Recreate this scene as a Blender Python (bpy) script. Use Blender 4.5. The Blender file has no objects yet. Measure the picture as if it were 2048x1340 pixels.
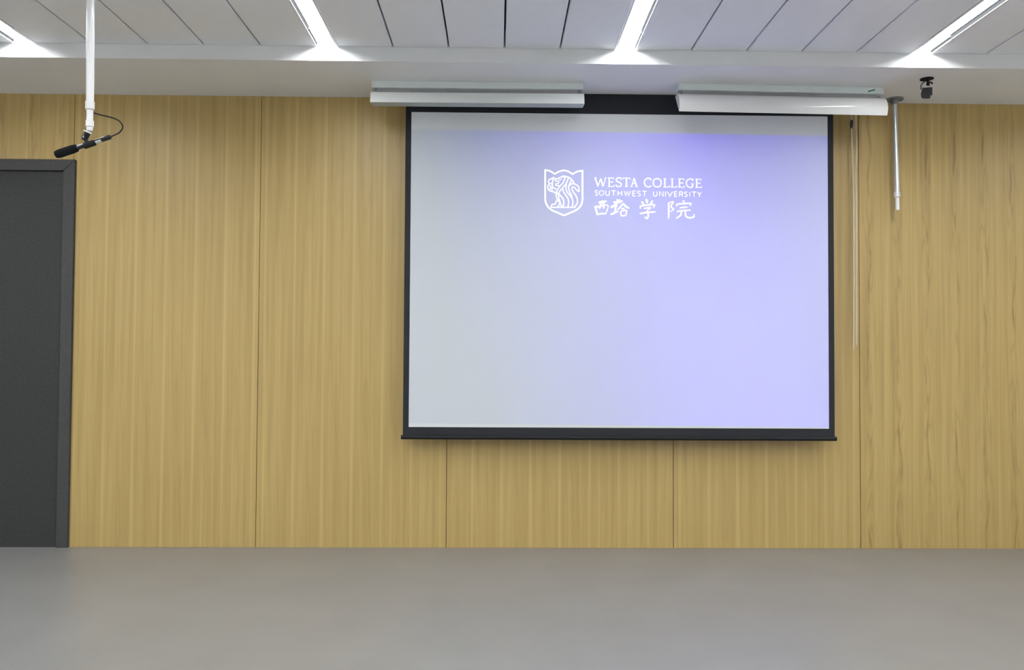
import bpy, bmesh, math, random
from mathutils import Vector, Matrix

# ------------------------------------------------------------------ camera, light, exposure
scene = bpy.context.scene
C = scene.collection
F, CX, CY = 1650.0, 1024.0, 670.0           # focal length and centre in pixels of the 2048x1340 frame
HC = 1.15                                   # camera height
yv = Vector(((996 - CX) / F, -(715 - CY) / F, -1)).normalized()
uv = Vector((0.0061, 1, 0))
zv = (uv - yv * uv.dot(yv)).normalized()
xv = yv.cross(zv)
R = Matrix((xv, yv, zv))                    # camera axes -> world axes
cam_d = bpy.data.cameras.new('camera')
cam_d.sensor_width = 36.0
cam_d.lens = 36.0 * F / 2048.0
cam_d.clip_start = 0.05
cam = bpy.data.objects.new('camera', cam_d)
C.objects.link(cam)
cam.matrix_world = Matrix.Translation((0, 0, HC)) @ R.to_4x4()
scene.camera = cam

w = bpy.data.worlds.new('world')
scene.world = w
w.use_nodes = True
w.node_tree.nodes['Background'].inputs[0].default_value = (0.9, 0.95, 1.0, 1)
w.node_tree.nodes['Background'].inputs[1].default_value = 0.0
LIGHT = 41.5                                # emission of the ceiling strip diffusers
vs = scene.view_settings
vs.view_transform = 'Standard'
vs.look = 'None'
vs.gamma = 1.0
vs.use_curve_mapping = False
vs.exposure = 0.0

def ray(px, py): return R @ Vector(((px - CX) / F, -(py - CY) / F, -1))
def on_y(px, py, Y):                        # where a pixel's ray meets the upright plane y = Y
    d = ray(px, py); d = d * (Y / d.y)
    return Vector((d.x, d.y, d.z + HC))
def on_z(px, py, z):
    d = ray(px, py); d = d * ((z - HC) / d.z)
    return Vector((d.x, d.y, d.z + HC))

# ------------------------------------------------------------------ room measures
ZC = HC + 1.665          # strip ceiling
ZS = HC + 1.586          # underside of the bulkhead
Y1 = 4.40                # bulkhead front
YW = 5.02                # face of the wood panelling
XL, XR, YB = -4.4, 4.3, -3.6
YSC = 4.905              # projection screen

# ------------------------------------------------------------------ materials
def new_mat(name):
    m = bpy.data.materials.new(name); m.use_nodes = True
    nt = m.node_tree
    return m, nt, nt.nodes['Principled BSDF']
def N(nt, kind, **kw):
    n = nt.nodes.new(kind)
    for k, v in kw.items(): setattr(n, k, v)
    return n
def math_n(nt, op, a, b=None):
    n = N(nt, 'ShaderNodeMath', operation=op)
    for i, v in enumerate((a, b)):
        if v is None: continue
        if isinstance(v, (int, float)): n.inputs[i].default_value = v
        else: nt.links.new(v, n.inputs[i])
    return n.outputs[0]
def plain(name, col, rough=0.5, metal=0.0, var=0.04, scale=14.0, bump=0.0, coat=0.0):
    m, nt, b = new_mat(name)
    tc = N(nt, 'ShaderNodeTexCoord')
    no = N(nt, 'ShaderNodeTexNoise'); no.inputs['Scale'].default_value = scale; no.inputs['Detail'].default_value = 4
    nt.links.new(tc.outputs['Object'], no.inputs['Vector'])
    cr = N(nt, 'ShaderNodeValToRGB')
    cr.color_ramp.elements[0].position = 0.3; cr.color_ramp.elements[1].position = 0.7
    cr.color_ramp.elements[0].color = [c * (1 - var) for c in col] + [1]
    cr.color_ramp.elements[1].color = [min(1, c * (1 + var)) for c in col] + [1]
    nt.links.new(no.outputs['Fac'], cr.inputs['Fac'])
    nt.links.new(cr.outputs['Color'], b.inputs['Base Color'])
    b.inputs['Roughness'].default_value = rough
    b.inputs['Metallic'].default_value = metal
    b.inputs['Coat Weight'].default_value = coat
    if bump:
        bp = N(nt, 'ShaderNodeBump'); bp.inputs['Strength'].default_value = bump; bp.inputs['Distance'].default_value = 0.002
        n2 = N(nt, 'ShaderNodeTexNoise'); n2.inputs['Scale'].default_value = scale * 30
        nt.links.new(tc.outputs['Object'], n2.inputs['Vector'])
        nt.links.new(n2.outputs['Fac'], bp.inputs['Height']); nt.links.new(bp.outputs['Normal'], b.inputs['Normal'])
    return m
def emit(name, col, s):
    m, nt, b = new_mat(name)
    b.inputs['Base Color'].default_value = (*col, 1)
    b.inputs['Emission Color'].default_value = (*col, 1)
    b.inputs['Emission Strength'].default_value = s
    return m

def wood(name, knotty):
    # oak veneer laid in repeating leaves 0.18 m wide; light joint lines between the leaves
    m, nt, b = new_mat(name)
    L = nt.links.new
    tc = N(nt, 'ShaderNodeTexCoord')
    sp = N(nt, 'ShaderNodeSeparateXYZ'); L(tc.outputs['Object'], sp.inputs[0])
    leaf = 0.178
    ux = math_n(nt, 'DIVIDE', sp.outputs['X'], leaf)
    fr = math_n(nt, 'FRACT', ux)
    fl = math_n(nt, 'FLOOR', ux)
    cen = math_n(nt, 'ABSOLUTE', math_n(nt, 'SUBTRACT', fr, 0.5))
    def vec(sx, sz, step):
        cb = N(nt, 'ShaderNodeCombineXYZ')
        L(math_n(nt, 'MULTIPLY', fr, sx), cb.inputs[0])
        L(math_n(nt, 'MULTIPLY', sp.outputs['Z'], sz), cb.inputs[1])
        L(math_n(nt, 'MULTIPLY', fl, step), cb.inputs[2])
        return cb.outputs[0]
    # fine straight grain
    n1 = N(nt, 'ShaderNodeTexNoise'); n1.inputs['Scale'].default_value = 1; n1.inputs['Detail'].default_value = 5
    L(vec(26, 1.2, 0.35), n1.inputs['Vector'])
    n2 = N(nt, 'ShaderNodeTexNoise'); n2.inputs['Scale'].default_value = 1; n2.inputs['Detail'].default_value = 3
    L(vec(5.0, 0.7, 0.25), n2.inputs['Vector'])
    # cathedral figure: soft nested rings, and in the figured veneer wavering dark lines along each leaf
    n3 = N(nt, 'ShaderNodeTexNoise'); n3.inputs['Scale'].default_value = 1; n3.inputs['Detail'].default_value = 2
    L(vec(2.4, 0.9, 0.10), n3.inputs['Vector'])
    rings = math_n(nt, 'ABSOLUTE', math_n(nt, 'SINE', math_n(nt, 'MULTIPLY', n3.outputs['Fac'], 30 if knotty else 22)))
    rings = math_n(nt, 'POWER', rings, 0.6)
    mask = N(nt, 'ShaderNodeMapRange'); L(cen, mask.inputs[0])
    mask.inputs[1].default_value = 0.05; mask.inputs[2].default_value = 0.36
    mask.inputs[3].default_value = 0.20 if knotty else 0.07; mask.inputs[4].default_value = 0.02
    fig = math_n(nt, 'MULTIPLY', math_n(nt, 'SUBTRACT', 1.0, rings), mask.outputs[0])
    if knotty:
        n4 = N(nt, 'ShaderNodeTexNoise'); n4.inputs['Scale'].default_value = 1; n4.inputs['Detail'].default_value = 1
        L(vec(0.0, 3.2, 0.22), n4.inputs['Vector'])
        off = math_n(nt, 'MULTIPLY', math_n(nt, 'SUBTRACT', n4.outputs['Fac'], 0.5), 0.40)
        dl = math_n(nt, 'ABSOLUTE', math_n(nt, 'ADD', math_n(nt, 'SUBTRACT', fr, 0.5), off))
        ln = N(nt, 'ShaderNodeMapRange', interpolation_type='SMOOTHSTEP'); L(dl, ln.inputs[0])
        ln.inputs[1].default_value = 0.0; ln.inputs[2].default_value = 0.065; ln.inputs[3].default_value = 1.0; ln.inputs[4].default_value = 0.0
        n5 = N(nt, 'ShaderNodeTexNoise'); n5.inputs['Scale'].default_value = 1; n5.inputs['Detail'].default_value = 2
        L(vec(1.0, 4.5, 0.9), n5.inputs['Vector'])
        st = N(nt, 'ShaderNodeMapRange'); L(n5.outputs['Fac'], st.inputs[0])
        st.inputs[1].default_value = 0.42; st.inputs[2].default_value = 0.68; st.inputs[3].default_value = 0.0; st.inputs[4].default_value = 0.32
        fig = math_n(nt, 'ADD', fig, math_n(nt, 'MULTIPLY', ln.outputs[0], st.outputs[0]))
    val = math_n(nt, 'ADD', math_n(nt, 'MULTIPLY', n1.outputs['Fac'], 0.20), math_n(nt, 'MULTIPLY', n2.outputs['Fac'], 0.30))
    val = math_n(nt, 'ADD', val, 0.12)
    val = math_n(nt, 'SUBTRACT', val, math_n(nt, 'MULTIPLY', fig, 0.55))
    joint = N(nt, 'ShaderNodeMapRange'); L(cen, joint.inputs[0])
    joint.inputs[1].default_value = 0.43; joint.inputs[2].default_value = 0.5
    joint.inputs[3].default_value = 0.0; joint.inputs[4].default_value = 0.03 if knotty else 0.10
    val = math_n(nt, 'ADD', val, joint.outputs[0])
    cr = N(nt, 'ShaderNodeValToRGB'); L(val, cr.inputs['Fac'])
    e = cr.color_ramp.elements
    e[0].position = 0.08; e[0].color = (0.215, 0.130, 0.040, 1)
    e[1].position = 0.62; e[1].color = (0.570, 0.425, 0.178, 1)
    k = e.new(0.36); k.color = (0.425, 0.300, 0.104, 1)
    L(cr.outputs['Color'], b.inputs['Base Color'])
    b.inputs['Roughness'].default_value = 0.42
    return m

M = {}
M['panel'] = plain('ceiling_panel_enamel', (0.84, 0.865, 0.90), 0.55, var=0.01, bump=0.02)
M['plaster'] = plain('white_plaster', (0.79, 0.80, 0.80), 0.8, var=0.015, scale=5, bump=0.05)
M['wall'] = plain('wall_paint', (0.82, 0.82, 0.81), 0.8, var=0.02, scale=3)
M['floor'] = plain('pale_floor', (0.21, 0.209, 0.204), 0.35, var=0.05, scale=3)
M['void'] = plain('ceiling_void', (0.10, 0.10, 0.11), 0.9)
M['wood'] = wood('oak_veneer_straight', False)
M['wood_k'] = wood('oak_veneer_figured', True)
M['backing'] = plain('dark_backing', (0.10, 0.065, 0.03), 0.8)
M['door'] = plain('charcoal_laminate', (0.040, 0.041, 0.041), 0.55, var=0.12, scale=60)
M['door_f'] = plain('charcoal_frame', (0.058, 0.059, 0.058), 0.5, var=0.10, scale=60)
M['rail'] = plain('white_aluminium', (0.74, 0.76, 0.78), 0.35, var=0.01)
M['channel'] = plain('grey_anodised_channel', (0.024, 0.025, 0.026), 0.6, var=0.02)
M['channel'].node_tree.nodes['Principled BSDF'].inputs['Specular IOR Level'].default_value = 0.0
M['glow'] = emit('lit_diffuser', (0.97, 0.985, 1.0), LIGHT)
M['enamel'] = plain('white_enamel', (0.88, 0.91, 0.89), 0.28, var=0.01)
M['enamel2'] = plain('glossy_white_enamel', (0.88, 0.88, 0.87), 0.09, var=0.01, coat=0.4)
M['steel'] = plain('galvanised_sheet', (0.72, 0.78, 0.77), 0.45, var=0.02)
M['lip'] = plain('shaded_sheet_steel', (0.44, 0.49, 0.48), 0.45, var=0.02)  # darker copy of the sheet metal, underside shade put into the colour
M['tube'] = plain('unlit_tube_glass', (0.80, 0.82, 0.82), 0.2)
M['holder'] = plain('lampholder_plastic', (0.30, 0.30, 0.31), 0.5)
M['green'] = plain('green_sticker', (0.03, 0.20, 0.10), 0.5)
M['black_cloth'] = plain('black_masking_cloth', (0.011, 0.012, 0.016), 0.8, var=0.1, scale=40)
M['pvc'] = plain('white_pvc', (0.86, 0.86, 0.87), 0.16, var=0.01, coat=0.3)
M['pvc2'] = plain('white_pvc_fitting', (0.80, 0.80, 0.79), 0.35, var=0.01)
M['black'] = plain('black_plastic', (0.012, 0.0125, 0.014), 0.55, var=0.1)
M['foam'] = plain('black_foam', (0.008, 0.0085, 0.010), 0.95, var=0.2, scale=60, bump=0.6)
M['mic'] = plain('satin_black_metal', (0.03, 0.031, 0.035), 0.3, metal=0.6)
M['label'] = plain('pale_label', (0.60, 0.60, 0.56), 0.5)
M['chrome'] = plain('polished_steel', (0.66, 0.69, 0.70), 0.30, metal=0.85, var=0.02)
M['grey_m'] = plain('grey_metal', (0.22, 0.23, 0.24), 0.45, metal=0.3)
M['cord'] = plain('ivory_cord', (0.62, 0.57, 0.46), 0.6)
M['navy'] = plain('navy_plastic', (0.022, 0.022, 0.050), 0.5)
M['print'] = emit('projected_white', (1, 1, 1), 0.58)
M['print'].node_tree.nodes['Principled BSDF'].inputs['Base Color'].default_value = (.62, .62, .62, 1)

for k in ('door', 'door_f', 'black', 'foam'):
    M[k].node_tree.nodes['Principled BSDF'].inputs['Specular IOR Level'].default_value = 0.2

# ------------------------------------------------------------------ mesh helpers
def obj(name, bm, mat, parent=None, smooth=False):
    bmesh.ops.recalc_face_normals(bm, faces=bm.faces)
    me = bpy.data.meshes.new(name); bm.to_mesh(me); bm.free()
    if smooth:
        for p in me.polygons: p.use_smooth = True
        me.set_sharp_from_angle(angle=math.radians(38))
    me.materials.append(mat)
    o = bpy.data.objects.new(name, me); C.objects.link(o)
    if parent is not None: attach(o, parent)
    return o
def attach(o, parent):
    o.parent = parent
    o.matrix_parent_inverse = Matrix.Translation(parent.location).inverted() if parent.type == 'EMPTY' else Matrix()
def tag(o, label, cat, group=None):
    o['label'] = label; o['category'] = cat
    if group: o['group'] = group
    return o
def thing(name, loc, label, cat, group=None):
    o = bpy.data.objects.new(name, None); C.objects.link(o)
    o.location = loc; o.empty_display_size = 0.1
    return tag(o, label, cat, group)
def struct(o, label=None):
    o['kind'] = 'structure'
    if label: o['label'] = label
    return o
def box(x0, x1, y0, y1, z0, z1, bevel=0.0, bm=None):
    bm = bm or bmesh.new()
    r = bmesh.ops.create_cube(bm, size=1.0)
    for v in r['verts']:
        v.co = Vector((x0 + (v.co.x + .5) * (x1 - x0), y0 + (v.co.y + .5) * (y1 - y0), z0 + (v.co.z + .5) * (z1 - z0)))
    if bevel:
        ed = list({e for v in r['verts'] for e in v.link_edges})
        bmesh.ops.bevel(bm, geom=ed, offset=bevel, segments=2, affect='EDGES', profile=0.5)
    return bm
def frames(pts):
    out = []; up = None
    for i, p in enumerate(pts):
        a = pts[max(0, i - 1)]; b = pts[min(len(pts) - 1, i + 1)]
        t = (b - a).normalized()
        if up is None: up = t.orthogonal().normalized()
        up = (up - t * up.dot(t)).normalized()
        out.append((up, t.cross(up)))
    return out
def lathe(pts, rad, n=24, bm=None, cap=True):
    # rings of the given radii along a path
    bm = bm or bmesh.new(); pts = [Vector(p) for p in pts]
    # repeated points keep the direction of the whole path
    ax = None
    if all((pts[i] - pts[0]).cross(pts[-1] - pts[0]).length < 1e-7 for i in range(len(pts))):
        t = (pts[-1] - pts[0]).normalized(); u = t.orthogonal().normalized(); fr = [(u, t.cross(u))] * len(pts)
    else: fr = frames(pts)
    rings = []
    for p, r, (u, v) in zip(pts, rad, fr):
        rings.append([bm.verts.new(p + u * (r * math.cos(2 * math.pi * k / n)) + v * (r * math.sin(2 * math.pi * k / n))) for k in range(n)])
    for a, b in zip(rings, rings[1:]):
        for k in range(n): bm.faces.new((a[k], a[(k + 1) % n], b[(k + 1) % n], b[k]))
    if cap:
        bm.faces.new(rings[0][::-1]); bm.faces.new(rings[-1])
    return bm
def spline(pts, n=10):
    pts = [Vector(p) for p in pts]; out = []
    P = [pts[0] * 2 - pts[1]] + pts + [pts[-1] * 2 - pts[-2]]
    for i in range(1, len(P) - 2):
        a, b, c, d = P[i - 1:i + 3]
        for k in range(n):
            t = k / n
            out.append(0.5 * ((2 * b) + (c - a) * t + (2 * a - 5 * b + 4 * c - d) * t * t + (3 * b - a - 3 * c + d) * t ** 3))
    out.append(pts[-1]); return out
def profile_x(prof, x0, x1, bm=None):
    # closed outline in (y, z) pushed along x
    bm = bm or bmesh.new()
    a = [bm.verts.new((x0, y, z)) for y, z in prof]; b = [bm.verts.new((x1, y, z)) for y, z in prof]
    n = len(prof)
    for k in range(n): bm.faces.new((a[k], a[(k + 1) % n], b[(k + 1) % n], b[k]))
    bm.faces.new(a[::-1]); bm.faces.new(b)
    return bm
def sheet(line, t):
    # thin closed outline along a (y, z) polyline, thickness t behind it
    L = [Vector((y, z)) for y, z in line]; off = []
    for i, p in enumerate(L):
        d = (L[min(i + 1, len(L) - 1)] - L[max(i - 1, 0)]).normalized()
        off.append(p + Vector((d.y, -d.x)) * t)
    return [tuple(p) for p in L] + [tuple(p) for p in reversed(off)]

# ------------------------------------------------------------------ the room
struct(obj('floor', box(XL - .1, XR + .1, YB - .1, YW + .12, -0.1, 0), M['floor']), 'plain pale floor')
struct(obj('wall_left', box(XL - .1, XL, YB - .1, YW + .12, 0, ZC + .2), M['wall']))
struct(obj('wall_right', box(XR, XR + .1, YB - .1, YW + .12, 0, ZC + .2), M['wall']))
struct(obj('wall_rear', box(XL, XR, YB - .1, YB, 0, ZC + .2), M['wall']))
wall = struct(obj('wall_front', box(XL, XR, YW + .014, YW + .12, 0, ZS), M['backing']), 'oak veneer panelled end wall')
ceil = struct(obj('ceiling', box(XL, XR, YB, Y1, ZC + .10, ZC + .2), M['void']), 'ceiling of long white metal strips')
struct(obj('trim_1', box(XL, XR, Y1, YW + .12, ZS, ZC + .2, 0.0), M['plaster']), 'white plaster bulkhead along the end wall')

# wood panels of the end wall
DX1 = on_y(152, 400, YW).x; DZ = on_y(100, 320, YW).z; DX0 = DX1 - 1.06
s1, s2, s3 = on_y(148, 300, YW).x, on_y(522, 300, YW).x, on_y(1717, 320, YW).x
G = 0.0016
def wpanel(x0, x1, z0, z1, mat):
    bm = box(-(x1 - x0) / 2 + G, (x1 - x0) / 2 - G, 0, .014, 0, z1 - z0, 0.0012)
    o = obj('panel', bm, mat, wall); o.location = ((x0 + x1) / 2, YW, z0); return o
wpanel(XL, DX0, 0, ZS, M['wood_k'])
wpanel(DX0, s1, DZ, ZS, M['wood_k'])
wpanel(s1, s2, 0, ZS, M['wood'])
wpanel(s2, s2 + 1.145, 0, ZS, M['wood'])
wpanel(s2 + 1.145, s3 - 1.145, 0, ZS, M['wood'])
wpanel(s3 - 1.145, s3, 0, ZS, M['wood'])
wpanel(s3, XR, 0, ZS, M['wood_k'])

# door: mitred charcoal frame round a charcoal leaf
door = struct(obj('door_1', box(DX0 + .066, DX1 - .068, YW - .004, YW + .014, 0, DZ - .070, 0.001), M['door']), 'charcoal door with a mitred frame in the oak wall')
FWd = 0.068; fy0, fy1 = YW - .022, YW + .014
def quad_prism(pts, y0, y1, bev=0.002):
    bm = bmesh.new()
    a = [bm.verts.new((x, y0, z)) for x, z in pts]; b = [bm.verts.new((x, y1, z)) for x, z in pts]
    n = len(pts)
    bm.faces.new(a); bm.faces.new(b[::-1])
    for k in range(n): bm.faces.new((a[k], b[k], b[(k + 1) % n], a[(k + 1) % n]))
    if bev: bmesh.ops.bevel(bm, geom=list(bm.edges), offset=bev, segments=1, affect='EDGES')
    return bm
g = 0.0008
obj('door_frame_head', quad_prism([(DX0 + g, DZ), (DX1 - g, DZ), (DX1 - FWd - g, DZ - FWd), (DX0 + FWd + g, DZ - FWd)], fy0, fy1), M['door_f'], door)
obj('door_frame_jamb', quad_prism([(DX1, DZ - g), (DX1, 0), (DX1 - FWd, 0), (DX1 - FWd, DZ - FWd - g)], fy0, fy1), M['door_f'], door)
obj('door_frame_jamb', quad_prism([(DX0, DZ - g), (DX0, 0), (DX0 + FWd, 0), (DX0 + FWd, DZ - FWd - g)], fy0, fy1), M['door_f'], door)

# strip ceiling: panels 0.3 m wide, a light strip 0.11 m wide after every fifth
PW, LW, PER, LC0 = 0.30, 0.11, 1.61, -0.930
SG = 0.0045
YE = Y1 - 0.003
panel_me = None
lights = []
for k in range(-3, 4):
    c = LC0 + PER * k
    if XL + .1 < c < XR - .1: lights.append(c)
    for j in range(5):
        x0 = c + LW / 2 + j * PW; x1 = x0 + PW
        if x1 > XR or x0 < XL: continue
        if panel_me is None:
            # folded metal tray: flat face with turned-up edges
            e = 0.004
            prof = [(-PW / 2 + SG, .03), (-PW / 2 + SG, e), (-PW / 2 + SG + e, 0), (PW / 2 - SG - e, 0), (PW / 2 - SG, e), (PW / 2 - SG, .03)]
            bm = bmesh.new()
            a = [bm.verts.new((x, YB, z)) for x, z in prof]; b = [bm.verts.new((x, YE, z)) for x, z in prof]
            for q in range(6): bm.faces.new((a[q], a[(q + 1) % 6], b[(q + 1) % 6], b[q]))
            bm.faces.new(a[::-1]); bm.faces.new(b)
            o = obj('panel', bm, M['panel'], ceil); panel_me = o.data
        else:
            o = bpy.data.objects.new('panel', panel_me); C.objects.link(o); o.parent = ceil
        o.location = ((x0 + x1) / 2, 0, ZC)

LAB = {-1: 'bright recessed strip light along the side wall nearest the door',
       0: 'bright recessed strip light running over the door side of the hanging microphone pipe',
       1: 'bright recessed strip light ending above the plain oak panels, between microphone pipe and screen',
       2: 'bright recessed strip light ending above the gap between the two board lamps',
       3: 'bright recessed strip light ending at the bulkhead above the small black device',
       4: 'bright recessed strip light along the side wall beyond the steel pole'}
YL0, YJ = -2.9, 4.20
vis = [c for c in lights if -2.7 < c < 2.5]
for c in lights:
    lab = LAB[lights.index(c) - lights.index(vis[0])]
    t = thing('ceiling_light', (c, YE, ZC), lab, 'ceiling light', 'recessed strip lights in the ceiling')
    h = LW / 2 - 0.001
    def bar(x0, x1, y0, y1, z0, z1, bm=None, bev=0.0):
        return box(min(x0, x1), max(x0, x1), y0, y1, ZC + z0, ZC + z1, bev, bm)
    obj('housing', bar(c - h, c + h, YL0, YE, .048, .075), M['rail'], t)
    for s in (-1, 1):
        # grey channel side with a thin white edge, and a shorter end piece next to the bulkhead
        rail = obj('side_rail', bar(c + s * (h - .0005), c + s * (h - .003), YL0, YJ, .003, .048), M['channel'], t)
        obj('white_edge', bar(c + s * (h - .0030), c + s * (LW / 2 + SG + .002), YL0, YJ, -.0028, -.0003), M['rail'], rail)
        obj('inner_lip', bar(c + s * (h - .003), c + s * (h - .010), YL0, YJ, .0235, .0265), M['rail'], rail)
        er = obj('end_rail', bar(c + s * (h + .002), c + s * (h - .003), YJ + .001, YE, .003, .048), M['channel'], t)
        obj('white_edge', bar(c + s * (h - .0035), c + s * (LW / 2 + SG + .005), YJ + .001, YE, -.0050, -.0003), M['rail'], er)
        obj('inner_lip', bar(c + s * (h - .003), c + s * (h - .009), YJ + .001, YE, .014, .018), M['rail'], er)
    obj('diffuser', bar(c - h + .010, c + h - .010, YL0, YJ - .001, .0225, .046, None, .002), M['glow'], t)
    obj('end_diffuser', bar(c - h + .009, c + h - .009, YJ + .001, YE - .002, .020, .046, None, .002), M['glow'], t)

# ------------------------------------------------------------------ projection screen
def screen_mat():
    m, nt, b = new_mat('screen_fabric_with_projection')
    L = nt.links.new
    tc = N(nt, 'ShaderNodeTexCoord'); sp = N(nt, 'ShaderNodeSeparateXYZ'); L(tc.outputs['Object'], sp.inputs[0])
    b.inputs['Base Color'].default_value = (0.52, 0.54, 0.55, 1)
    b.inputs['Roughness'].default_value = 0.85
    X, Z = sp.outputs['X'], sp.outputs['Z']
    # the projected slide: a lavender sheet with a broad pale corner; its top edge runs a little downhill
    zt = math_n(nt, 'ADD', Z, math_n(nt, 'MULTIPLY', X, 0.006))
    def ramp(v, a, b_, lo=0.0, hi=1.0):
        mr = N(nt, 'ShaderNodeMapRange', interpolation_type='SMOOTHSTEP'); L(v, mr.inputs[0])
        mr.inputs[1].default_value = a; mr.inputs[2].default_value = b_; mr.inputs[3].default_value = lo; mr.inputs[4].default_value = hi
        return mr.outputs[0]
    inside = math_n(nt, 'MULTIPLY', ramp(zt, PZ1 - .012, PZ1 + .012, 1, 0), ramp(zt, PZ0 - .004, PZ0 + .004, 0, 1))
    dg = math_n(nt, 'ADD', X, math_n(nt, 'MULTIPLY', math_n(nt, 'SUBTRACT', Z, PZ1), 0.25))
    no = N(nt, 'ShaderNodeTexNoise'); no.inputs['Scale'].default_value = 0.9; L(tc.outputs['Object'], no.inputs['Vector'])
    dg = math_n(nt, 'ADD', dg, math_n(nt, 'MULTIPLY', math_n(nt, 'SUBTRACT', no.outputs['Fac'], .5), .5))
    cr = N(nt, 'ShaderNodeValToRGB')
    L(ramp(dg, -1.25, 1.25), cr.inputs['Fac'])
    for nn in cr.id_data.nodes:
        if nn.type == 'MAP_RANGE' and nn.outputs[0].is_linked and nn.outputs[0].links[0].to_node == cr: nn.interpolation_type = 'LINEAR'
    e = cr.color_ramp.elements
    e[0].position = 0.0; e[0].color = (0.015, 0.03, 0.06, 1)
    e[1].position = 1.0; e[1].color = (0.02, 0.02, 0.26, 1)
    q = e.new(0.20); q.color = (0.02, 0.03, 0.19, 1)
    q = e.new(0.43); q.color = (0.025, 0.015, 0.36, 1)
    q = e.new(0.68); q.color = (0.05, 0.02, 0.52, 1)
    mx = N(nt, 'ShaderNodeMixRGB')            # dim grey glow added outside the slide to brighten the fabric there
    mx.inputs[1].default_value = (0.085, 0.088, 0.094, 1)
    L(inside, mx.inputs[0]); L(cr.outputs['Color'], mx.inputs[2])
    L(mx.outputs[0], b.inputs['Emission Color'])
    b.inputs['Emission Strength'].default_value = 1.0
    return m
a = on_y(823, 223, YSC); bq = on_y(1655, 234, YSC)
SX0, SX1, SZ1 = a.x, bq.x, (a.z + bq.z) / 2
SZ0 = SZ1 - (SX1 - SX0) * 0.75
scx = (SX0 + SX1) / 2
PZ1 = (on_y(823, 259, YSC).z + on_y(1655, 271, YSC).z) / 2
PZ0 = PZ1 - (SX1 - SX0) * 0.70
scr = thing('projection_screen', (scx, YSC, SZ0), 'pull-down projection screen with black border showing a lavender slide with a white crest', 'screen')
fab = obj('fabric', box(SX0 - scx, SX1 - scx, 0, .0015, SZ0, SZ1), screen_mat())
fab.location = (scx, YSC, 0); fab.parent = scr
fab.matrix_parent_inverse = Matrix.Translation(scr.location).inverted()
BW = 0.034
obj('border', box(SX0 - BW, SX0, YSC - .001, YSC + .003, SZ0 - .05, ZS - .001), M['black_cloth'], scr)
obj('border', box(SX1, SX1 + BW, YSC - .001, YSC + .003, SZ0 - .05, ZS - .001), M['black_cloth'], scr)
obj('top_border', box(SX0, SX1, YSC - .001, YSC + .003, SZ1, ZS - .001), M['black_cloth'], scr)
obj('bottom_border', box(SX0, SX1, YSC - .001, YSC + .003, SZ0 - .05, SZ0), M['black_cloth'], scr)
obj('bottom_bar', lathe([(SX0 - BW - .01, YSC + .001, SZ0 - .06), (SX1 + BW + .01, YSC + .001, SZ0 - .06)], [.013, .013], 16), M['black'], scr, True)

# ---- flat lettering and crest of the slide, drawn as ribbons
YP = YSC - 0.0012
def ribbon(bm, pts, wd, to_w):
    P = [Vector(p) for p in pts]
    if not hasattr(wd, '__len__'): wd = [wd] * len(P)
    closed = (P[0] - P[-1]).length < 1e-6
    le, ri = [], []
    for i, p in enumerate(P):
        if closed and i in (0, len(P) - 1): d0, d1 = P[-1] - P[-2], P[1] - P[0]
        else: d0 = p - P[i - 1] if i else P[1] - p; d1 = P[i + 1] - p if i < len(P) - 1 else p - P[i - 1]
        d0 = d0.normalized(); d1 = d1.normalized()
        n = Vector((-(d0.y + d1.y), d0.x + d1.x))
        if n.length < 1e-6: n = Vector((-d1.y, d1.x))
        n.normalize()
        co = max(0.5, abs(n.dot(Vector((-d1.y, d1.x)))))
        o = n * (wd[i] / 2 / co)
        le.append(bm.verts.new(to_w(p + o))); ri.append(bm.verts.new(to_w(p - o)))
    for k in range(len(P) - 1): bm.faces.new((le[k], le[k + 1], ri[k + 1], ri[k]))
def sp2(pts, n=8): return [Vector((p.x, p.y)) for p in spline([(x, y, 0) for x, y in pts], n)]
def wmap(ox, oy, s): return lambda p: on_y(ox + p.x / s, oy + p.y / s, YP)

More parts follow.
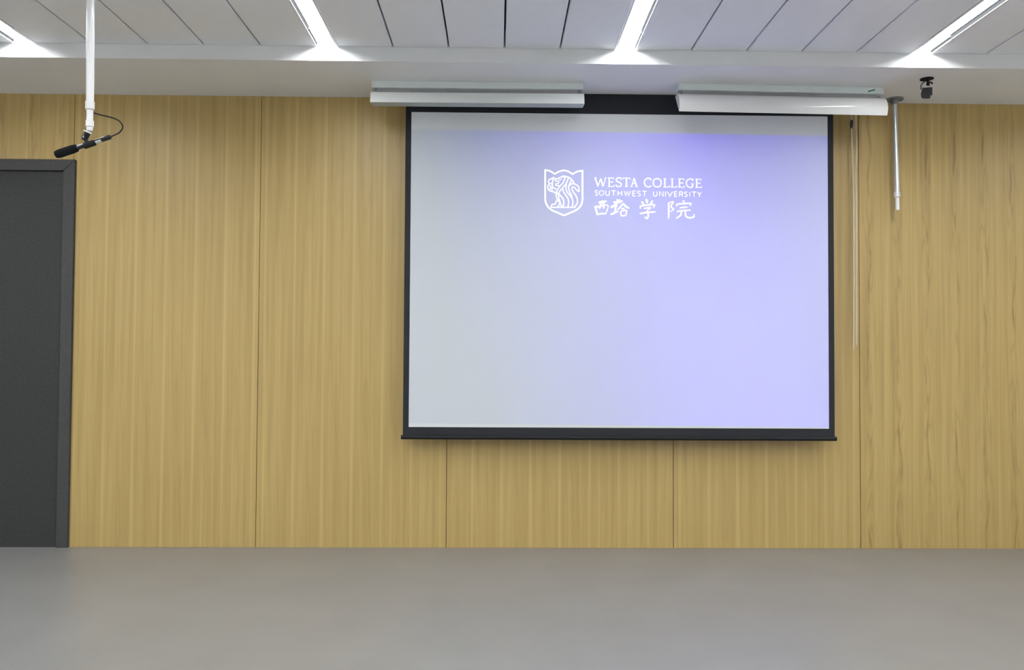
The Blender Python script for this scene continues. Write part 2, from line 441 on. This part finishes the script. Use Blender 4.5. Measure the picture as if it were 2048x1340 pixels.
# letters in a unit box, y down; (points, curved?, weight) with weight 1 = stem, .6 = hair
SER = {
 'W': [([(.02, 0), (.27, 1)], 0, 1), ([(.27, 1), (.51, .12)], 0, .6), ([(.51, .12), (.74, 1)], 0, 1), ([(.74, 1), (.98, 0)], 0, .6), ([(-.05, 0), (.14, 0)], 0, .5), ([(.86, 0), (1.05, 0)], 0, .5)],
 'E': [([(.2, 0), (.2, 1)], 0, 1), ([(0, 0), (.92, 0)], 0, .6), ([(0, 1), (1, 1)], 0, .6), ([(.2, .49), (.74, .49)], 0, .6), ([(.9, -.02), (.95, .17)], 0, .5), ([(.97, 1.02), (1.02, .80)], 0, .5), ([(.74, .39), (.74, .59)], 0, .5)],
 'S': [([(.90, .20), (.86, .03), (.50, -.02), (.12, .10), (.14, .35), (.55, .50), (.90, .66), (.90, .90), (.50, 1.02), (.12, .97), (.06, .78)], 1, .85)],
 'T': [([(.5, 0), (.5, 1)], 0, 1), ([(0, 0), (1, 0)], 0, .6), ([(.02, 0), (-.02, .18)], 0, .5), ([(.98, 0), (1.02, .18)], 0, .5), ([(.30, 1), (.70, 1)], 0, .5)],
 'A': [([(.10, 1), (.48, 0)], 0, .6), ([(.48, 0), (.88, 1)], 0, 1), ([(.24, .64), (.74, .64)], 0, .55), ([(-.03, 1), (.26, 1)], 0, .5), ([(.72, 1), (1.05, 1)], 0, .5)],
 'C': [([(.95, .20), (.88, .05), (.55, -.02), (.18, .16), (.06, .50), (.18, .84), (.55, 1.02), (.86, .96), (1.0, .84)], 1, .85), ([(.95, -.02), (.96, .22)], 0, .5)],
 'O': [([(.5, -.01), (.16, .14), (.05, .5), (.16, .86), (.5, 1.01), (.84, .86), (.95, .5), (.84, .14), (.5, -.01)], 1, .85)],
 'L': [([(.25, 0), (.25, 1)], 0, 1), ([(.02, 0), (.48, 0)], 0, .5), ([(0, 1), (1, 1)], 0, .6), ([(.97, 1.02), (1.02, .78)], 0, .5)],
 'G': [([(.92, .20), (.86, .05), (.54, -.02), (.18, .16), (.06, .50), (.18, .84), (.54, 1.02), (.84, .95)], 1, .85), ([(.86, .56), (.86, .98)], 0, 1), ([(.66, .56), (1.03, .56)], 0, .5), ([(.92, -.02), (.94, .22)], 0, .5)],
}
SAN = {
 'S': [([(.90, .08), (.50, 0), (.12, .12), (.16, .36), (.55, .50), (.90, .68), (.84, .92), (.45, 1.0), (.05, .93)], 1, 1)],
 'O': SER['O'], 'U': [([(.05, 0), (.05, .62), (.15, .90), (.5, 1.0), (.85, .90), (.95, .62), (.95, 0)], 1, 1)],
 'T': [([(.5, 0), (.5, 1)], 0, 1), ([(0, 0), (1, 0)], 0, 1)],
 'H': [([(.06, 0), (.06, 1)], 0, 1), ([(.94, 0), (.94, 1)], 0, 1), ([(.06, .5), (.94, .5)], 0, 1)],
 'W': [([(.02, 0), (.27, 1), (.5, .10), (.73, 1), (.98, 0)], 0, 1)],
 'E': [([(1, 0), (.1, 0), (.1, 1), (1, 1)], 0, 1), ([(.1, .48), (.85, .48)], 0, 1)],
 'N': [([(.06, 1), (.06, 0), (.94, 1), (.94, 0)], 0, 1)], 'I': [([(.5, 0), (.5, 1)], 0, 1)],
 'V': [([(0, 0), (.5, 1), (1, 0)], 0, 1)],
 'R': [([(.08, 1), (.08, 0)], 0, 1), ([(.08, 0), (.6, .0), (.88, .14), (.86, .40), (.6, .52), (.08, .52)], 1, 1), ([(.52, .52), (1, 1)], 0, 1)],
 'Y': [([(0, 0), (.5, .52), (1, 0)], 0, 1), ([(.5, .5), (.5, 1)], 0, 1)],
}
def line_of_text(name, font, boxes, top, bot, wt):
    mp = wmap(1180, 340, 8.5333)
    for ch, x0, x1 in boxes:
        bm = bmesh.new()
        def pl(p):
            x = x0 + p[0] * (x1 - x0); f = (x - 80) / 1830
            t = top[0] + (top[1] - top[0]) * f; b_ = bot[0] + (bot[1] - bot[0]) * f
            return (x, t + p[1] * (b_ - t))
        for pts, cur, ww in font[ch]:
            q = [pl(p) for p in pts]
            ribbon(bm, sp2(q) if cur else q, wt * ww, mp)
        obj(name, bm, M['print'], scr)
line_of_text('title_letter', SER, [('W', 84, 274), ('E', 306, 412), ('S', 440, 540), ('T', 560, 684), ('A', 696, 812), ('C', 920, 1046), ('O', 1072, 1222), ('L', 1252, 1356), ('L', 1376, 1482), ('E', 1506, 1612), ('G', 1636, 1768), ('E', 1800, 1906)], (130, 158), (276, 299), 23.5)
line_of_text('subtitle_letter', SAN, [('S', 82, 136), ('O', 156, 240), ('U', 266, 334), ('T', 362, 440), ('H', 476, 546), ('W', 582, 690), ('E', 724, 780), ('S', 808, 864), ('T', 892, 968), ('U', 1080, 1148), ('N', 1184, 1254), ('I', 1280, 1300), ('V', 1322, 1408), ('E', 1436, 1490), ('R', 1522, 1588), ('S', 1612, 1664), ('I', 1692, 1712), ('T', 1738, 1814), ('Y', 1836, 1904)], (349, 377), (431, 459), 14.5)
# brush lettering below: 西 塔 学 院
bm = bmesh.new(); mp = wmap(1180, 340, 8.5333)
def br(pts, w): 
    q = sp2(pts, 6); n = len(q)
    ribbon(bm, q, [w * (0.45 + 0.55 * math.sin(math.pi * (0.15 + 0.75 * i / (n - 1)))) for i in range(n)], mp)
# xi (west)
br([(145, 558), (200, 545), (285, 530)], 40); br([(185, 550), (180, 600), (165, 660)], 34); br([(232, 545), (232, 600), (238, 660)], 34)
br([(75, 640), (120, 622), (160, 640)], 34); br([(90, 640), (110, 700), (125, 770)], 32); br([(150, 640), (240, 600), (308, 610), (290, 690), (262, 760)], 20); br([(125, 760), (200, 745), (265, 748)], 28)
obj('brush_character', bm, M['print'], scr); bm = bmesh.new()   # ta (tower)
br([(355, 640), (400, 615), (470, 600)], 40); br([(425, 560), (440, 600), (425, 730)], 34); br([(350, 760), (420, 730), (480, 700)], 36)
br([(400, 540), (440, 555), (560, 530)], 34); br([(455, 500), (470, 530), (462, 575)], 30); br([(500, 498), (505, 530), (490, 570)], 30)
br([(560, 570), (520, 630), (470, 680)], 28); br([(560, 570), (610, 620), (670, 655)], 34); br([(530, 665), (590, 655)], 24)
br([(520, 700), (530, 760), (535, 790)], 26); br([(525, 705), (620, 690), (610, 780)], 24); br([(535, 785), (610, 775)], 24)
obj('brush_character', bm, M['print'], scr); bm = bmesh.new()   # xue (study)
br([(880, 540), (905, 565), (915, 590)], 34); br([(955, 500), (970, 530), (975, 570)], 36); br([(1070, 520), (1050, 560), (1020, 590)], 30)
br([(860, 660), (870, 615), (980, 600), (1100, 595), (1080, 645)], 26); br([(920, 655), (1030, 645), (975, 690)], 24)
br([(975, 690), (995, 760), (975, 825), (930, 800)], 28); br([(850, 745), (970, 725), (1120, 715)], 30)
obj('brush_character', bm, M['print'], scr); bm = bmesh.new()   # yuan (institute)
br([(1340, 560), (1420, 545), (1380, 620), (1425, 670), (1375, 710)], 24); br([(1340, 560), (1345, 700), (1340, 830)], 30)
br([(1590, 520), (1610, 550)], 34); br([(1480, 625), (1490, 585), (1600, 575), (1720, 570), (1700, 615)], 26)
br([(1530, 645), (1600, 638), (1670, 632)], 24); br([(1480, 710), (1590, 695), (1720, 685)], 28)
br([(1560, 705), (1545, 770), (1470, 830)], 28); br([(1630, 695), (1635, 780), (1690, 815), (1770, 800), (1775, 755)], 28)
obj('brush_character', bm, M['print'], scr)
# crest: shield outline and lion
bm = bmesh.new(); mp = wmap(1075, 330, 14.886)
S = lambda pts, w=42, c=1: ribbon(bm, sp2(pts, 7) if c else [Vector(p) for p in pts], w * 0.92, mp)
S([(228, 130), (228, 1040)], 54, 0)
S([(228, 1030), (250, 1130), (310, 1240), (420, 1340), (600, 1420), (785, 1500)], 54); S([(1338, 1030), (1320, 1130), (1262, 1245), (1150, 1345), (970, 1425), (785, 1500)], 54)
S([(1338, 150), (1338, 1040)], 54, 0)
S([(204, 157), (300, 160), (410, 200), (516, 272)], 50); S([(516, 268), (640, 195), (785, 160), (920, 195), (1046, 275)], 50); S([(1046, 275), (1150, 210), (1260, 178), (1365, 175)], 50)
# mane and head outline
S([(730, 330), (830, 340), (930, 370), (1020, 440), (1095, 550)]); S([(730, 330), (745, 358), (690, 362), (640, 388), (600, 405), (525, 408)], 36)
S([(525, 400), (535, 470), (600, 470), (640, 500), (610, 545), (550, 560), (548, 610), (610, 610), (660, 630)], 34); S([(640, 440), (685, 428), (720, 432)], 26)
S([(500, 362), (430, 400), (350, 440), (325, 490), (350, 560), (310, 620), (318, 720), (370, 770), (440, 790)], 38)
S([(490, 370), (455, 460), (445, 560), (440, 640), (500, 690), (560, 715)], 38); S([(440, 640), (430, 720), (435, 790)], 38); S([(350, 545), (440, 550)], 32, 0); S([(375, 600), (385, 690), (360, 740)], 34)
S([(430, 780), (520, 820), (620, 860), (700, 930), (765, 1020), (785, 1110), (760, 1260)])
S([(812, 345), (805, 430), (750, 540), (660, 640), (590, 740), (555, 840), (565, 950), (610, 1050), (680, 1160), (740, 1262)], 38)
S([(912, 375), (895, 460), (840, 570), (750, 680), (670, 770), (630, 860), (632, 960), (660, 1060), (690, 1150)], 38)
S([(750, 690), (770, 790), (850, 910), (915, 1020), (925, 1130), (905, 1262)], 38)
S([(860, 560), (845, 680), (880, 800), (960, 900), (1030, 1010), (1055, 1110), (1030, 1262)], 38)
S([(1010, 445), (960, 560), (925, 650), (945, 760), (1000, 880), (1035, 990)], 38)
S([(950, 620), (1000, 570), (1080, 560), (1170, 600), (1230, 670), (1238, 800)], 40); S([(1238, 800), (1170, 750), (1110, 680), (1060, 650), (1025, 700), (1060, 790), (1140, 910), (1190, 1040), (1170, 1160), (1090, 1262)], 38)
S([(580, 1040), (545, 1120), (510, 1170), (430, 1175), (405, 1255)], 36); S([(660, 1150), (600, 1250)], 36, 0); S([(390, 1262), (1130, 1262)], 36, 0)
obj('crest', bm, M['print'], scr)

# ------------------------------------------------------------------ board lamps under the bulkhead
def board_lamp(x0, x1, y0l, y0r, face, lip, label, sticker=None, side=0.004):
    xc = (x0 + x1) / 2; L2 = (x1 - x0) / 2; yc = (y0l + y0r) / 2
    ang = math.atan2(y0r - y0l, x1 - x0)
    t = thing('board_lamp', (xc, yc, ZS), label, 'lamp', 'lamps in front of the projection screen')
    t.rotation_euler.z = ang
    def add(nm, bm, mat, par=None, sm=False):
        o = obj(nm, bm, mat, None, sm); o.parent = par or t; return o
    add('base_channel', box(-L2, L2, 0, .075, -.038, 0, .002), M['steel'])
    add('neck', box(-L2 + .03, L2 - .03, .018, .06, -.072, -.038), M['holder'])
    for s in (-1, 1):
        add('lampholder', box(s * (L2 - .02) - .012, s * (L2 - .02) + .012, .028, .058, -.108, -.042, .003), M['holder'])
    add('fluorescent_tube', lathe([(-L2 + .032, .045, -.092), (L2 - .032, .045, -.092)], [.013, .013], 16), M['tube'], None, True)
    shade = add('shade', profile_x(sheet(face, 0.0015), -L2 - side, L2 + side), lip[1], None, True)
    if lip[0]:
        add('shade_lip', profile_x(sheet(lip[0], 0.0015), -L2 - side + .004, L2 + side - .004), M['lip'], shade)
    for s in (-1, 1):
        xa = s * (L2 + side)
        pr = list(face) + ([lip[0][-1]] if lip[0] else []) + [(.062, -.062), (face[0][0] + .004, face[0][1])]
        add('end_cap', profile_x(pr, min(xa, xa - s * .002), max(xa, xa - s * .002)), lip[1], shade)
    if sticker:
        add('sticker', quad_prism([(sticker - .021, -.030), (sticker + .020, -.019), (sticker + .022, -.010), (sticker - .020, -.022)], -.0012, -.0001, 0), M['green'], None)
    return t
pA, pB = on_z(743, 161.5, ZS), on_z(1167, 165, ZS)
board_lamp(pA.x, pB.x, pA.y, pB.y, [(.026, -.058), (.004, -.066), (-.012, -.092), (-.022, -.130)], ([(-.022, -.130), (.030, -.126), (.088, -.119)], M['enamel']),
           'white board lamp with a flat-fronted shade and shadow-toned underside, overlapping the plain oak wall')
pA, pB = on_z(1357, 166, ZS), on_z(1768, 175, ZS)
arc = [(.026, -.056), (.000, -.064), (-.022, -.082), (-.034, -.106), (-.038, -.130), (-.034, -.152), (-.026, -.172)]
board_lamp(pA.x, pB.x, pA.y, pB.y, arc, (None, M['enamel2']),
           'glossy white board lamp with a tall curved shade and green sticker, beside the steel pole', sticker=0.53)

# ------------------------------------------------------------------ hanging microphone
YM = 3.30
P = lambda px, py, dy=0.0: on_y(px, py, YM + dy)
px_m = YM / F
top = P(181.3, 0); mid = P(180, 204)
drop = (top - mid).normalized()
ctop = mid + drop * ((ZC - mid.z) / drop.z)
pole = thing('microphone_pole', ctop, 'long white pipe hanging from the ceiling with couplings at its lower end', 'pole')
obj('ceiling_flange', lathe([ctop, ctop - Vector((0, 0, .012))], [.05, .048]), M['pvc2'], pole, True)
obj('pipe', lathe([ctop - Vector((0, 0, .012)), mid], [.0158, .0150], 28), M['pvc'], pole, True)
def seg(name, pys, rs, mat, par, x0=180.0):
    pts = [P(x0 - (y - 204) * .012, y) for y in pys]
    return obj(name, lathe(pts, rs, 28), mat, par, True)
seg('coupling', [203, 203.6, 217, 219, 220], [.0160, .0176, .0172, .0165, .0130], M['pvc2'], pole)
seg('lower_pipe', [220, 242], [.0126, .0126], M['pvc'], pole)
seg('coupling', [241, 241.6, 253, 254], [.0138, .0152, .0152, .0135], M['pvc2'], pole)
seg('threaded_end', [254, 255, 260.5, 262], [.0112, .0118, .0112, .0088], M['pvc2'], pole)
mic = thing('hanging_microphone', P(178, 262), 'black shotgun microphone with foam windshield clamped under the white hanging pipe', 'microphone')
A, B = P(177.8, 261), P(168.6, 279.5)
ax = (B - A).normalized()
obj('washer', lathe([P(175.6, 263.0), P(174.7, 265.4)], [.0160, .0160], 28), M['pvc2'], mic, True)
obj('stud', lathe([P(177.2, 262.6), P(175.4, 264.0)], [.0085, .0085], 16), M['grey_m'], mic, True)
hold = obj('swivel_holder', lathe([P(174.6, 265.6), P(174.2, 266.4), P(168.6, 279.0), P(168.0, 280.5)], [.0118, .0126, .0112, .0080], 20), M['black'], mic, True)
obj('screw_slot', lathe([P(167.6, 271.6, -.0115), P(166.0, 275.4, -.0112)], [.0016, .0016], 8), M['rail'], hold)
obj('clip_arm', lathe([P(170.0, 277.0), P(174.0, 284.0), P(176.5, 289.0)], [.0075, .0080, .0070], 14), M['black'], mic, True)
def along(t): # the microphone's axis, 0 at the windshield tip, 1 at the cable end
    return P(110.5, 310.0) + (P(222.5, 273.2) - P(110.5, 310.0)) * t
obj('windshield', lathe([along(t) for t in (0, .012, .045, .10, .30, .37, .395, .40)], [.008, .0135, .0160, .0168, .0168, .0155, .0125, .009], 28), M['foam'], mic, True)
bodyo = obj('body', lathe([along(t) for t in (.38, .84, .845, .97, .985, 1.0)], [.0088, .0088, .0096, .0096, .0080, .004], 24), M['mic'], mic, True)
ofs = Vector((0, 0, -.0022))
obj('clip', lathe([along(.51) + ofs, along(.52) + ofs, along(.69) + ofs, along(.715) + ofs], [.0100, .0125, .0122, .0098], 24), M['black'], mic, True)
dx = (along(1) - along(0)).normalized(); nrm = Vector((0, -1, 0)); dn = dx.cross(nrm)
bm = bmesh.new(); rr = .0091; rings = []
for t in (.725, .825):
    rings.append([bm.verts.new(along(t) + nrm * (rr * math.cos(a_)) + dn * (rr * math.sin(a_))) for a_ in [math.radians(d) for d in range(5, 111, 15)]])
if rings[0][-1].co.z > along(.725).z:
    for rg, t in zip(rings, (.725, .825)):
        for v in rg:
            d = v.co - along(t); v.co = along(t) + nrm * d.dot(nrm) - dn * d.dot(dn)
for k in range(len(rings[0]) - 1): bm.faces.new((rings[0][k], rings[0][k + 1], rings[1][k + 1], rings[1][k]))
obj('name_label', bm, M['label'], bodyo)
cab = spline([along(.99), P(228, 270.6), P(238, 265.5), P(244.5, 257.5), P(244.6, 250), P(239, 242.5), P(229, 237), P(214, 232.8), P(200, 229.5), P(188, 226.0)], 8)
obj('cable', lathe(cab, [.0026] * len(cab), 10), M['black'], mic, True)

# ------------------------------------------------------------------ steel ceiling pole beside the screen
ft = on_z(1789, 198, ZS); YPo = ft.y
b1 = on_y(1794, 384, YPo); b2 = on_y(1794.4, 395, YPo); b3 = on_y(1795, 420, YPo)
po = thing('steel_pole', ft, 'polished steel pole hanging from a grey round flange under the bulkhead', 'pole')
obj('flange', lathe([ft, ft - Vector((0, 0, .006)), ft - Vector((0, 0, .008)), ft - Vector((0, 0, .009)), ft - Vector((0, 0, .034))], [.053, .053, .050, .021, .019], 32), M['grey_m'], po, True)
for k in range(3):
    a_ = math.radians(100 + 120 * k); q = ft + Vector((.037 * math.cos(a_), .037 * math.sin(a_), -.008))
    obj('screw', lathe([q, q - Vector((0, 0, .004))], [.005, .0035], 10), M['black'], po)
obj('tube', lathe([ft - Vector((0, 0, .03)), b1], [.0155, .0155], 28), M['chrome'], po, True)
obj('coupling', lathe([b1, b1 + (b2 - b1) * .05, b1 + (b2 - b1) * .9, b2], [.0155, .0178, .0178, .0130], 28), M['rail'], po, True)
obj('lower_tube', lathe([b2, b3], [.0115, .0115], 24), M['pvc'], po, True)

# ------------------------------------------------------------------ small black device on a swivel bracket
dt = on_z(1853.5, 157.5, ZS); YD = dt.y
D = lambda px, py, dy=0.0: on_y(px, py, YD + dy)
dev = thing('bracket_mounted_device', dt, 'small black box-shaped device on a swivel bracket under the white bulkhead', 'device')
obj('mount_plate', lathe([dt, dt - Vector((0, 0, .004)), dt - Vector((0, 0, .007))], [.036, .036, .028], 28), M['black'], dev, True)
obj('stem', lathe([dt - Vector((0, 0, .006)), D(1856.2, 164), D(1856, 165.5), D(1856, 170.5), D(1855.8, 172)], [.007, .007, .0095, .0095, .006], 18), M['black'], dev, True)
obj('clamp_lever', lathe(spline([D(1857.5, 164.8), D(1861, 164.6), D(1864.2, 166.6), D(1865, 168)], 5), [.0045] * 16, 10), M['black'], dev, True)
obj('ball_joint', lathe([D(1855.6, 172), D(1855, 174), D(1854, 176)], [.005, .0065, .006], 14), M['rail'], dev, True)
bm = bmesh.new()
front = [(1844.6, 175.4), (1860.6, 175.0), (1863.4, 183), (1860.2, 197.4), (1843.4, 197.0), (1841.4, 189.5)]
fa = [bm.verts.new(D(x, y, -.030)) for x, y in front]; ba = [bm.verts.new(D(1852.5 + (x - 1852.5) * .92, 186 + (y - 186) * .92, .032)) for x, y in front]
for k in range(6): bm.faces.new((fa[k], fa[(k + 1) % 6], ba[(k + 1) % 6], ba[k]))
bm.faces.new(fa); bm.faces.new(ba[::-1])
bmesh.ops.bevel(bm, geom=list(bm.edges), offset=.003, segments=2, affect='EDGES')
obj('housing', bm, M['black'], dev)
obj('front_bezel', quad_prism([(D(x, y).x, D(x, y).z) for x, y in [(1846.4, 178.4), (1858.8, 178), (1858.8, 194), (1846.4, 194)]], YD - .033, YD - .029, .001), M['black'], dev)
cb = spline([D(1853, 159.6), D(1848.5, 164), D(1843.5, 168.6), D(1842, 173), D(1842.4, 179)], 6)
obj('cable', lathe(cb, [.0026] * len(cb), 8), M['black'], dev, True)

# ------------------------------------------------------------------ two thin cords beside the screen
YC = 4.97
K = lambda px, py: on_y(px, py, YC)
c1 = spline([K(1702.6, 256), K(1704.3, 300), K(1705.5, 340), K(1706.8, 380), K(1707.4, 430), K(1707.4, 560), K(1707, 700)], 6)
topc = Vector((K(1701.5, 232).x, YC, ZS))
t = thing('pull_cord', topc, 'thin ivory cord with a dark blue connector hanging by the screen edge', 'cord')
obj('cord', lathe(c1, [.0036] * len(c1), 8), M['cord'], t, True)
obj('connector', lathe([K(1703.4, 240), K(1703.4, 242), K(1703.2, 250), K(1702.8, 257)], [.004, .0085, .0090, .0050], 14), M['navy'], t, True)
obj('upper_wire', lathe([topc, K(1702.0, 238), K(1703.2, 241)], [.003, .003, .003], 8), M['cord'], t, True)
c2 = spline([Vector((K(1711.5, 232).x, YC, ZS)), K(1711.6, 240), K(1712, 262), K(1713.4, 290), K(1712.6, 320), K(1711.4, 350), K(1712.4, 385), K(1712.6, 430), K(1713, 560), K(1713, 690)], 6)
o = obj('pull_cord', lathe(c2, [.0034] * len(c2), 8), M['cord'], None, True)
tag(o, 'plain thin ivory cord without a connector, hanging nearest the steel pole', 'cord')
